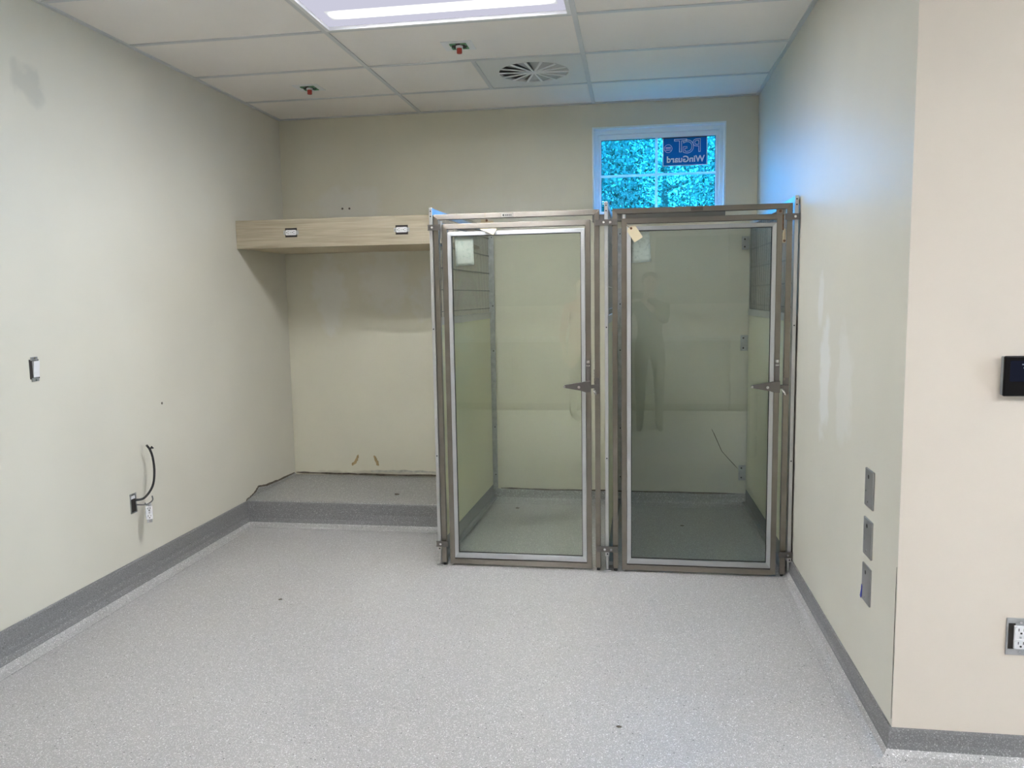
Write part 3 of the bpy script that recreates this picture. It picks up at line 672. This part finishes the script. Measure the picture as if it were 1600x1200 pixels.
# ------------------------------------------------------------------ kennel gate fronts
FH = 1.922
def two_grain(o, mt, xm):
    o.data.materials.append(M[mt])
    for p in o.data.polygons:
        if abs(p.center.x - xm) < .1: p.material_index = 1
def gate(label, x0, Wg, pane, plate):
    t = thing('kennel_gate', label, 'kennel gate', (x0, -1.434, 0), group='glass kennel gates')
    ft = .027; D = .028
    obj('frame_rail', prism([(0, FH), (Wg, FH), (Wg - ft, FH - ft), (ft, FH - ft)], D, 'y', 0), 'steel_h', t, .002)
    for s in (0, 1):
        p = [(0, FH), (ft, FH - ft), (ft, .016), (0, .016)]
        if s: p = [(Wg - u, v) for u, v in p]
        fs = obj('frame_post', prism(p, D, 'y', 0), 'steel', t, .002)
        xx = Wg - ft / 2 if s else ft / 2
        obj('post_foot', Cy((xx, D / 2, 0), (xx, D / 2, .016), .009, 10), 'black', fs)
    d0, d1 = .047, Wg - .047; dt = .027
    dr = obj('door_frame', Rg((d0, d1, .010, 1.871), (d0 + dt, d1 - dt, .040, 1.871 - dt), .000, .026), 'steel', t, .002); two_grain(dr, 'steel_h', (d0 + d1) / 2)
    obj('hinge_pin', Cy((d0 + .010, .013, .001), (d0 + .010, .013, .010), .008, 12), 'alu', dr)
    if plate == 'light': obj('pivot_collar', Cy((d0 - .008, .013, 1.80), (d0 - .008, .013, 1.888), .006, 10), 'alu', dr)
    else:
        obj('pivot_collar', Cy((d0 + .012, .010, 1.871), (d0 + .012, .010, 1.893), .0095, 12), 'alu', dr)
        tb = obj('hinge_tab', B(d1 - .030, d1 + .004, .004, .012, 1.868, 1.893), 'steel', dr, .001)
        obj('rust_ring', Cy((d1 - .012, .002, 1.884), (d1 - .012, .004, 1.884), .0075, 12), 'rust', tb)
        obj('ring_hole', Cy((d1 - .012, .001, 1.884), (d1 - .012, .002, 1.884), .004, 10), 'black', tb)
        obj('rusty_edge', B(d1, d1 + .006, .004, .010, 1.79, 1.868), 'rust', dr)
    g0, g1 = d0 + dt + .001, d1 - dt - .001
    gf = obj('glazing_frame', Rg((g0, g1, .046, 1.829), (g0 + .021, g1 - .021, .076, 1.808), -.003, .020), 'alu_w', t, .002); two_grain(gf, 'alu_h', (g0 + g1) / 2)
    obj('gasket', Rg((g0 + .021, g1 - .021, .076, 1.808), (g0 + .024, g1 - .024, .079, 1.805), .004, .012), 'black', gf)
    for x in (g0 - .010, g1 + .010): pass
    obj('glass_pane', B(g0 + .022, g1 - .022, .007, .011, .077, 1.807), pane, t)
    # gravity latch: tapered thumb lever, upright keeper, strike and its chain
    lx = d1 - .014
    lt = obj('latch_lever', prism([(lx - .128, 1.005), (lx - .122, .999), (lx - .036, .984), (lx - .014, .976), (lx + .012, .976), (lx + .014, 1.004), (lx + .012, 1.036), (lx - .018, 1.032), (lx - .122, 1.014), (lx - .128, 1.010)], -.030, 'y', -.014), 'steel2', t, .0012)
    obj('lever_knob', Cy((lx - .124, -.036, 1.006), (lx - .124, -.012, 1.006), .006, 10), 'bolt', lt)
    obj('lever_rivet', Cy((lx - .048, -.033, 1.003), (lx - .048, -.030, 1.003), .0075, 10), 'bolt', lt)
    obj('lever_mount', B(lx - .012, lx + .010, -.014, 0, .984, 1.030), 'steel2', lt, .002)
    kp = obj('latch_keeper', B(lx - .010, lx + .012, -.012, 0, 1.030, 1.128), 'steel2', t, .002)
    obj('keeper_bolt', Cy((lx, -.006, 1.128), (lx, -.006, 1.142), .008, 10), 'bolt', kp)
    obj('keeper_ring', Cy((lx, -.006, 1.112), (lx, -.006, 1.118), .0105, 10), 'bolt', kp)
    sk = obj('latch_strike', B(lx + .016, Wg - .004, -.018, -.010, .995, 1.015), 'steel2', t, .002)
    obj('strike_plate', B(Wg - .030, Wg - .004, -.010, 0, .965, 1.050), 'steel2', sk, .002)
    obj('strike_loop', tube(spline([(lx + .026, -.02, .99), (lx + .034, -.028, .975), (lx + .040, -.02, .965), (lx + .034, -.014, .985)]), .004, 6), 'bolt', sk)
    obj('strike_screw', Cy((Wg - .010, -.014, 1.0), (Wg - .010, -.010, 1.0), .005, 8), 'bolt', sk)
    for k in range(5): obj('chain_link', Rg((lx + .030, lx + .040, 1.022 + k * .015, 1.034 + k * .015), (lx + .033, lx + .037, 1.025 + k * .015, 1.031 + k * .015), -.009 - .002 * (k % 2), -.005 - .002 * (k % 2)), 'steel', sk)
    npx = .40 if plate == 'light' else .425
    np_ = obj('name_plate', B(npx - .030, npx + .030, -.0015, 0, FH - .023, FH - .005), pbr('plate_' + plate, (.42, .40, .37) if plate == 'light' else (.11, .095, .08), .4, .6), t)
    if plate == 'light':
        obj('plate_emblem', Cy((npx - .020, -.0022, FH - .014), (npx - .020, -.0015, FH - .014), .0055, 12), 'black', np_)
        for k in range(4): obj('plate_mark', B(npx - .010 + k * .009, npx - .004 + k * .009, -.0020, -.0015, FH - .018, FH - .010), 'black', np_)
    return t
gate('left glass kennel gate with clear pane and brownish steel frame', .437, .880, 'pane_l', 'light')
gate('right glass kennel gate with darker pane and rusty top hinge', 1.383, .890, 'pane_r', 'dark')

# sheets of paper on the glass and manila tags
def sheet(name, corners, y, mt, label, cat, group, curl=.0):
    bm = bmesh.new(); nx, nz = 6, 8; g = []
    (ax, az), (bx_, bz), (cx, cz), (dx, dz) = corners       # top-left, top-right, bottom-right, bottom-left
    for lay in (0, .0006):
        gg = []
        for j in range(nz + 1):
            v = j / nz; row = []
            for i in range(nx + 1):
                u = i / nx
                x = (1 - v) * ((1 - u) * ax + u * bx_) + v * ((1 - u) * dx + u * cx); z = (1 - v) * ((1 - u) * az + u * bz) + v * ((1 - u) * dz + u * cz)
                row.append(bm.verts.new((x, y + lay - curl * (v * v) * (.6 + .4 * u), z)))
            gg.append(row)
        g.append(gg)
    for q, flip in ((g[0], 0), (g[1], 1)):
        for j in range(nz):
            for i in range(nx):
                f = (q[j][i], q[j + 1][i], q[j + 1][i + 1], q[j][i + 1]); bm.faces.new(f[::-1] if flip else f)
    per = [(0, i) for i in range(nx)] + [(j, nx) for j in range(nz)] + [(nz, i) for i in range(nx, 0, -1)] + [(j, 0) for j in range(nz, 0, -1)]
    for a, b in zip(per, per[1:] + per[:1]): bm.faces.new((g[0][a[0]][a[1]], g[0][b[0]][b[1]], g[1][b[0]][b[1]], g[1][a[0]][a[1]]))
    bmesh.ops.recalc_face_normals(bm, faces=bm.faces)
    return tag(obj(name, bm, mt, smooth=True), label, cat, group)
gp = 'papers on the kennel gate glass'
sheet('paper_sheet', [(.549, 1.800), (.650, 1.802), (.652, 1.654), (.553, 1.648)], -1.4215, 'paper_grey', 'pale printed paper sheet on the upper left of the left gate glass', 'paper', gp)
sheet('paper_sheet', [(1.486, 1.800), (1.571, 1.802), (1.582, 1.650), (1.478, 1.644)], -1.4215, 'paper', 'pale printed paper sheet inside the right gate glass, below a manila tag', 'paper', gp)

def hang_tag(label, outline, y0, hole, thick=.0012, tilt=0, string=None):
    """manila tag: clipped-corner card with a reinforced eyelet"""
    t = thing('manila_tag', label, 'tag', (hole[0], y0, hole[1]), (tilt, 0, 0), 'manila tags tied to the kennel gates')
    obj('card', prism([(u - hole[0], v - hole[1]) for u, v in outline], thick, 'y', 0), 'tag', t)
    obj('eyelet', Cy((0, -.0008, 0), (0, 0, 0), .0065, 12), pbr('eyelet_brown', (.28, .12, .05), .7), t)
    obj('eyelet_hole', Cy((0, -.0014, 0), (0, -.0008, 0), .003, 8), 'black', t)
    if string: obj('string', tube(spline([(u - hole[0], w - y0, v - hole[1]) for u, w, v in string]), .0012, 5), pbr('string', (.30, .22, .15), .9), t)
    return t
c0 = Vector((1.474, 1.828)); dr_ = Vector((.040, -.062)).normalized(); pr_ = Vector((dr_.y * -1, dr_.x))
def rect(c, d, p, w, l, clip): return [tuple(c + p * w * .22 - d * 0 ), tuple(c + p * w * .5 + d * clip), tuple(c + p * w * .5 + d * l), tuple(c - p * w * .5 + d * l), tuple(c - p * w * .5 + d * clip), tuple(c - p * w * .22)]
hang_tag('manila tag hanging tilted from the top left corner of the right gate', rect(c0, dr_, pr_, .050, .080, .012), -1.446, tuple(c0 + dr_ * .010), string=[(1.480, -1.447, 1.820), (1.460, -1.452, 1.832), (1.452, -1.44, 1.85)])
# left gate: the tag lies folded over the door's top rail
lt = hang_tag('manila tag tucked behind the top rail of the left gate door', [(.716, 1.885), (.704, 1.893), (.690, 1.889), (.687, 1.846), (.762, 1.846), (.757, 1.884)][::-1], -1.4065, (.722, 1.886), string=[(.722, -1.408, 1.886), (.722, -1.418, 1.892), (.718, -1.4365, 1.905), (.722, -1.4365, 1.920)])
bm = bmesh.new(); q = [bm.verts.new((u - .722, w + 1.4065, v - 1.886)) for u, w, v in ((.690, -1.4058, 1.846), (.758, -1.4058, 1.846), (.690, -1.436, 1.838), (.782, -1.436, 1.840), (.764, -1.455, 1.806), (.735, -1.448, 1.820))]
bm.faces.new((q[0], q[1], q[3], q[2])); bm.faces.new((q[2], q[3], q[4], q[5]))
fl = obj('folded_flap', bm, 'tag', lt); so = fl.modifiers.new('thick', 'SOLIDIFY'); so.thickness = .001
hang_tag('manila tag seen edge-on in the gap at the hinge of the right gate', [(2.232, 1.790), (2.238, 1.800), (2.243, 1.795), (2.243, 1.728), (2.226, 1.728), (2.224, 1.765)], -1.428, (2.237, 1.738), string=[(2.237, -1.429, 1.738), (2.240, -1.431, 1.80), (2.238, -1.43, 1.85)])

# ------------------------------------------------------------------ behind the camera: cabinets and two people, seen only as reflections in the glass
M['cab'] = pbr('cabinet_front', (.34, .32, .28), .45, var=((3, 3, 20), .05))
M['counter'] = pbr('counter_top', (.62, .62, .60), .3)
def cabinet(kind, label, x, y, z, w, d, h):
    t = thing(kind, label, 'cabinet', (x, y, z), group=kind.replace('_', ' ') + 's behind the camera')
    k = .10 if kind == 'base_cabinet' else 0
    obj('carcass', B(0, w, -d, -.02, k, h), 'cab', t)
    if k: obj('toe_kick', B(0, w, -d, -.08, 0, k), 'dark', t)
    for a in (0, 1):
        dd = obj('door', B(a * w / 2 + .003, (a + 1) * w / 2 - .003, -.02, 0, k + .004, h - .004), 'cab', t, .002)
        xx = w / 2 + (.03 if a else -.03); zz = h - .16 if k else .06
        obj('handle', tube([(xx, 0, zz), (xx, .025, zz + .005), (xx, .025, zz + .10), (xx, 0, zz + .105)], .005, 6), 'bolt', dd)
    return t
CABS = ['nearest the left wall', 'second from the left wall', 'in the middle of its row', 'last but one before the right end', 'at the right end of its row']
for i in range(5):
    x = -1.0 + i * .92
    cabinet('base_cabinet', 'base cabinet behind the camera, %s' % CABS[i], x, -7.38, 0, .915, .6, .90)
    if i not in (2,): cabinet('wall_cabinet', 'wall cabinet behind the camera, %s' % CABS[i], x, -7.66, 1.36, .915, .33, .86)
tag(obj('countertop', B(-1.0, 3.6, -.62, .02, .0, .038), 'counter', bevel=.004, loc=(0, -7.37, .901)), 'pale countertop along the wall behind the camera', 'countertop')

M['skin'] = pbr('skin', (.55, .36, .27), .5)
M['hair'] = pbr('dark_hair', (.035, .025, .02), .5)
def person(label, loc, rz, top, legs, hair_long, reach):
    """standing adult facing +y: one skinned body with clothing colours by region; reach = wrist positions (left, right) or None for arms down"""
    t = thing('person', label, 'person', loc, (0, 0, rz))
    V = []; E = []; R = []
    def v(p, r, par=None):
        V.append(p); R.append(r)
        if par is not None: E.append((par, len(V) - 1))
        return len(V) - 1
    pel = v((0, 0, .93), (.155, .115)); w1 = v((0, .005, 1.06), (.135, .095), pel); w2 = v((0, 0, 1.22), (.150, .105), w1); ch = v((0, -.005, 1.33), (.155, .10), w2)
    nb = v((0, 0, 1.425), (.065, .06), ch); nk = v((0, .012, 1.485), (.055, .055), nb); h1 = v((0, .035, 1.55), (.070, .082), nk); h2 = v((0, .03, 1.625), (.077, .094), h1); v((0, .02, 1.69), (.050, .058), h2)
    for s, wr in ((-1, reach[0]), (1, reach[1])):
        sh = v((s * .175, -.005, 1.355), (.060, .058), ch); wr = Vector(wr); S = Vector((s * .175, -.005, 1.355))
        mid = (S + wr) / 2; dd = (wr - S).length; drop = math.sqrt(max(.0004, .29 ** 2 - (dd / 2) ** 2)) if dd < .56 else .01
        el = v(tuple(mid + Vector((s * drop * .45, -.1 * drop, -drop * .85))), (.043, .042), sh); v(tuple(wr), (.029, .024), el)
        hp = v((s * .092, 0, .86), (.092, .092), pel); kn = v((s * .10, .02, .49), (.058, .060), hp); an = v((s * .105, -.015, .09), (.040, .042), kn); fo = v((s * .11, .05, .045), (.042, .036), an); v((s * .118, .16, .03), (.035, .026), fo)
    me = bpy.data.meshes.new('body'); me.from_pydata(V, E, [])
    o = bpy.data.objects.new('body', me); COL.objects.link(o)
    o.modifiers.new('skin', 'SKIN'); o.modifiers.new('sub', 'SUBSURF').levels = 2
    for k, d in enumerate(me.skin_vertices[0].data): d.radius = R[k]; d.use_root = (k == 0)
    bpy.context.view_layer.update()
    bm_ = bpy.data.meshes.new_from_object(o.evaluated_get(bpy.context.evaluated_depsgraph_get())); bpy.data.objects.remove(o); bpy.data.meshes.remove(me)
    bm_.materials.clear()
    for mm in (M['skin'], top, legs, M['black']): bm_.materials.append(mm)
    for p in bm_.polygons:
        p.use_smooth = True; c = p.center; arm = abs(c.x) > .23 or c.y > .17
        near = min((Vector(w) - c).length for w in reach)
        p.material_index = 0 if c.z > 1.44 and not arm else (0 if near < .14 else (3 if c.z < .085 else (2 if c.z < .90 and abs(c.x) < .24 and not near < .2 else 1)))
    b = bpy.data.objects.new('body', bm_); COL.objects.link(b); b.parent = t
    hm = bmesh.new(); bmesh.ops.create_uvsphere(hm, u_segments=16, v_segments=10, radius=1)
    for q in hm.verts:
        x, y, z = q.co; q.co = (x * .092, -.012 + y * .098 - (.012 if y > 0 else 0) - (.05 * max(0, y) if z < .3 else 0), 1.645 + z * .085 - (.16 * max(0, -y - .1) * (1 if hair_long else .3) if z < 0 else 0))
    obj('hair', hm, 'hair', t, smooth=True)
    for s in (-1, 1):
        obj('eye', Cy((s * .032, .108, 1.612), (s * .032, .117, 1.612), .010, 10, .006), 'black', t)
        obj('ear', tube([(s * .074, .02, 1.57), (s * .084, .012, 1.60), (s * .078, .012, 1.63)], [.008, .014, .008], 6), 'skin', t, smooth=True)
    obj('nose', tube([(0, .108, 1.61), (0, .128, 1.585), (0, .118, 1.572)], [.008, .014, .010], 6), 'skin', t, smooth=True)
    obj('mouth', B(-.022, .022, .098, .112, 1.533, 1.541), pbr('lips', (.40, .17, .15), .5), t, .003)
    for s, wr in ((-1, reach[0]), (1, reach[1])):
        wr = Vector(wr); up = wr.z > 1.2
        d = Vector((-s * .25, .35, .9)).normalized() if up else Vector((0, .08, -1)).normalized(); side = Vector((0, 1, 0)).cross(d).normalized() if up else Vector((0, 1, 0)); n_ = d.cross(side).normalized()
        hb = bmesh.new()
        pts = [wr - d * .01, wr + d * .03, wr + d * .075, wr + d * .085]
        rings = []
        for p, a, c in zip(pts, (.024, .036, .040, .030), (.020, .018, .015, .010)): rings.append([hb.verts.new(p + side * a * math.cos(k * PI / 5) + n_ * c * math.sin(k * PI / 5)) for k in range(10)])
        for a, c in zip(rings, rings[1:]):
            for k in range(10): hb.faces.new((a[k], a[(k + 1) % 10], c[(k + 1) % 10], c[k]))
        hb.faces.new(rings[0][::-1]); hb.faces.new(rings[-1])
        hd = obj('hand', hb, 'skin', t, smooth=True)
        for k, ln in enumerate((.068, .078, .072, .056)):
            base = wr + d * .072 + side * (.028 - k * .019); cu = n_ * (.012 if up else .02)
            obj('finger', tube([base, base + d * ln * .45 + cu * .5, base + d * ln * .8 + cu * 1.4, base + d * ln * .95 + cu * 2.4], [.009, .0085, .0075, .005], 8), 'skin', hd, smooth=True)
        base = wr + d * .025 + side * .032
        obj('thumb', tube([base, base + side * .022 + d * .025 + n_ * .006, base + side * .026 + d * .052 + n_ * .014], [.011, .010, .007], 8), 'skin', hd, smooth=True)
    return t
person('person in dark clothes holding up a phone, reflected in the right gate glass', (1.66, -5.99, 0), 0, pbr('dark_green_top', (.045, .06, .055), .8), pbr('dark_trousers', (.04, .045, .045), .8), True, ((-.235, .25, 1.41), (-.06, .25, 1.41)))
person('person in a pink top and dark trousers, reflected in the left gate glass', (.86, -6.70, 0), math.radians(-35), pbr('pink_top', (.62, .33, .26), .8), pbr('grey_trousers', (.06, .065, .06), .8), False, ((-.24, .03, .82), (.24, .03, .82)))
ph = thing('phone', 'black phone held up level with the camera', 'phone', (1.512, -5.622, 1.479))
obj('case', B(-.074, .074, -.005, .004, -.036, .036), 'black', ph, .003)
obj('screen', B(-.068, .068, -.0056, -.005, -.031, .031), pbr('phone_glass', (.02, .02, .03), .1), ph)

# ------------------------------------------------------------------ outside: trees beyond the window
leafm, nt, o = mat('leaf'); d_ = N(nt, 'ShaderNodeBsdfDiffuse'); t_ = N(nt, 'ShaderNodeBsdfTranslucent'); mx_ = N(nt, 'ShaderNodeMixShader'); mx_.inputs[0].default_value = .4
oi = N(nt, 'ShaderNodeNewGeometry'); cr = N(nt, 'ShaderNodeValToRGB'); cr.color_ramp.elements[0].color = (.03, .055, .03, 1); cr.color_ramp.elements[1].color = (.36, .40, .32, 1)
nt.links.new(oi.outputs['Random Per Island'], cr.inputs[0]); nt.links.new(cr.outputs[0], d_.inputs[0]); nt.links.new(cr.outputs[0], t_.inputs[0])
nt.links.new(d_.outputs[0], mx_.inputs[1]); nt.links.new(t_.outputs[0], mx_.inputs[2]); nt.links.new(mx_.outputs[0], o.inputs[0])
M['leaf'] = leafm
M['bark'] = pbr('bark', (.10, .075, .055), .9, bump=(30, .8))
struct('ground_outside', B(-14, 18, -16, 30, -.35, -.30), pbr('lawn', (.09, .16, .05), .95, var=((2, 2, 2), .3)), 'grass lawn outside the window, hidden below it', 'ground')
def tree(x, y, h, rx, rz, n, label, seed):
    rs = np.random.RandomState(seed)
    t = thing('tree', label, 'tree', (x, y, -.3), group='trees outside the window')
    obj('trunk', tube(spline([(0, 0, 0), (.06, .03, h * .3), (-.05, 0, h * .6), (.02, .02, h * .92)], 4), [.17 - .13 * i / 12 for i in range(13)], 8), 'bark', t, smooth=True)
    for k in range(7):
        a = k * 2.4 + seed; z0 = h * (.30 + .08 * k)
        obj('branch', tube(spline([(0, 0, z0), (rx * .4 * math.cos(a), rx * .4 * math.sin(a), z0 + .35), (rx * .75 * math.cos(a), rx * .75 * math.sin(a), z0 + .55)], 4), [.05 - .005 * i for i in range(9)], 6), 'bark', t, smooth=True)
    u = rs.normal(size=(n, 3)); u /= np.linalg.norm(u, axis=1)[:, None]; r = rs.uniform(.25, 1, n) ** .45
    # clumps
    cl = rs.normal(size=(130, 3)); cl /= np.linalg.norm(cl, axis=1)[:, None]; cl *= (rs.uniform(.35, 1, 130) ** .5)[:, None]
    idx = rs.randint(0, 130, n); P = .80 * cl[idx] + .24 * u * r[:, None]
    P = P * [rx, rx, rz] + [0, 0, h - rz * .8]
    s = rs.uniform(.028, .055, n); A = rs.normal(size=(n, 3)); A /= np.linalg.norm(A, axis=1)[:, None]; Bv = np.cross(A, rs.normal(size=(n, 3))); Bv /= np.linalg.norm(Bv, axis=1)[:, None]
    V = np.stack([P - A * s[:, None], P + Bv * s[:, None] * .45, P + A * s[:, None], P - Bv * s[:, None] * .45], 1).reshape(-1, 3)
    me = bpy.data.meshes.new('foliage'); me.from_pydata(V.tolist(), [], np.arange(4 * n).reshape(-1, 4).tolist()); me.materials.append(leafm)
    f = bpy.data.objects.new('foliage', me); COL.objects.link(f); f.parent = t; f['kind'] = 'stuff'
tree(.4, 8.4, 5.4, 1.75, 1.9, 17000, 'leafy sunlit tree beyond the left half of the window', 1)
tree(4.1, 8.0, 5.2, 1.75, 1.9, 17000, 'leafy sunlit tree beyond the right half of the window', 2)
tree(2.2, 12.6, 6.6, 2.5, 2.4, 24000, 'taller tree standing behind the other two outside the window', 3)
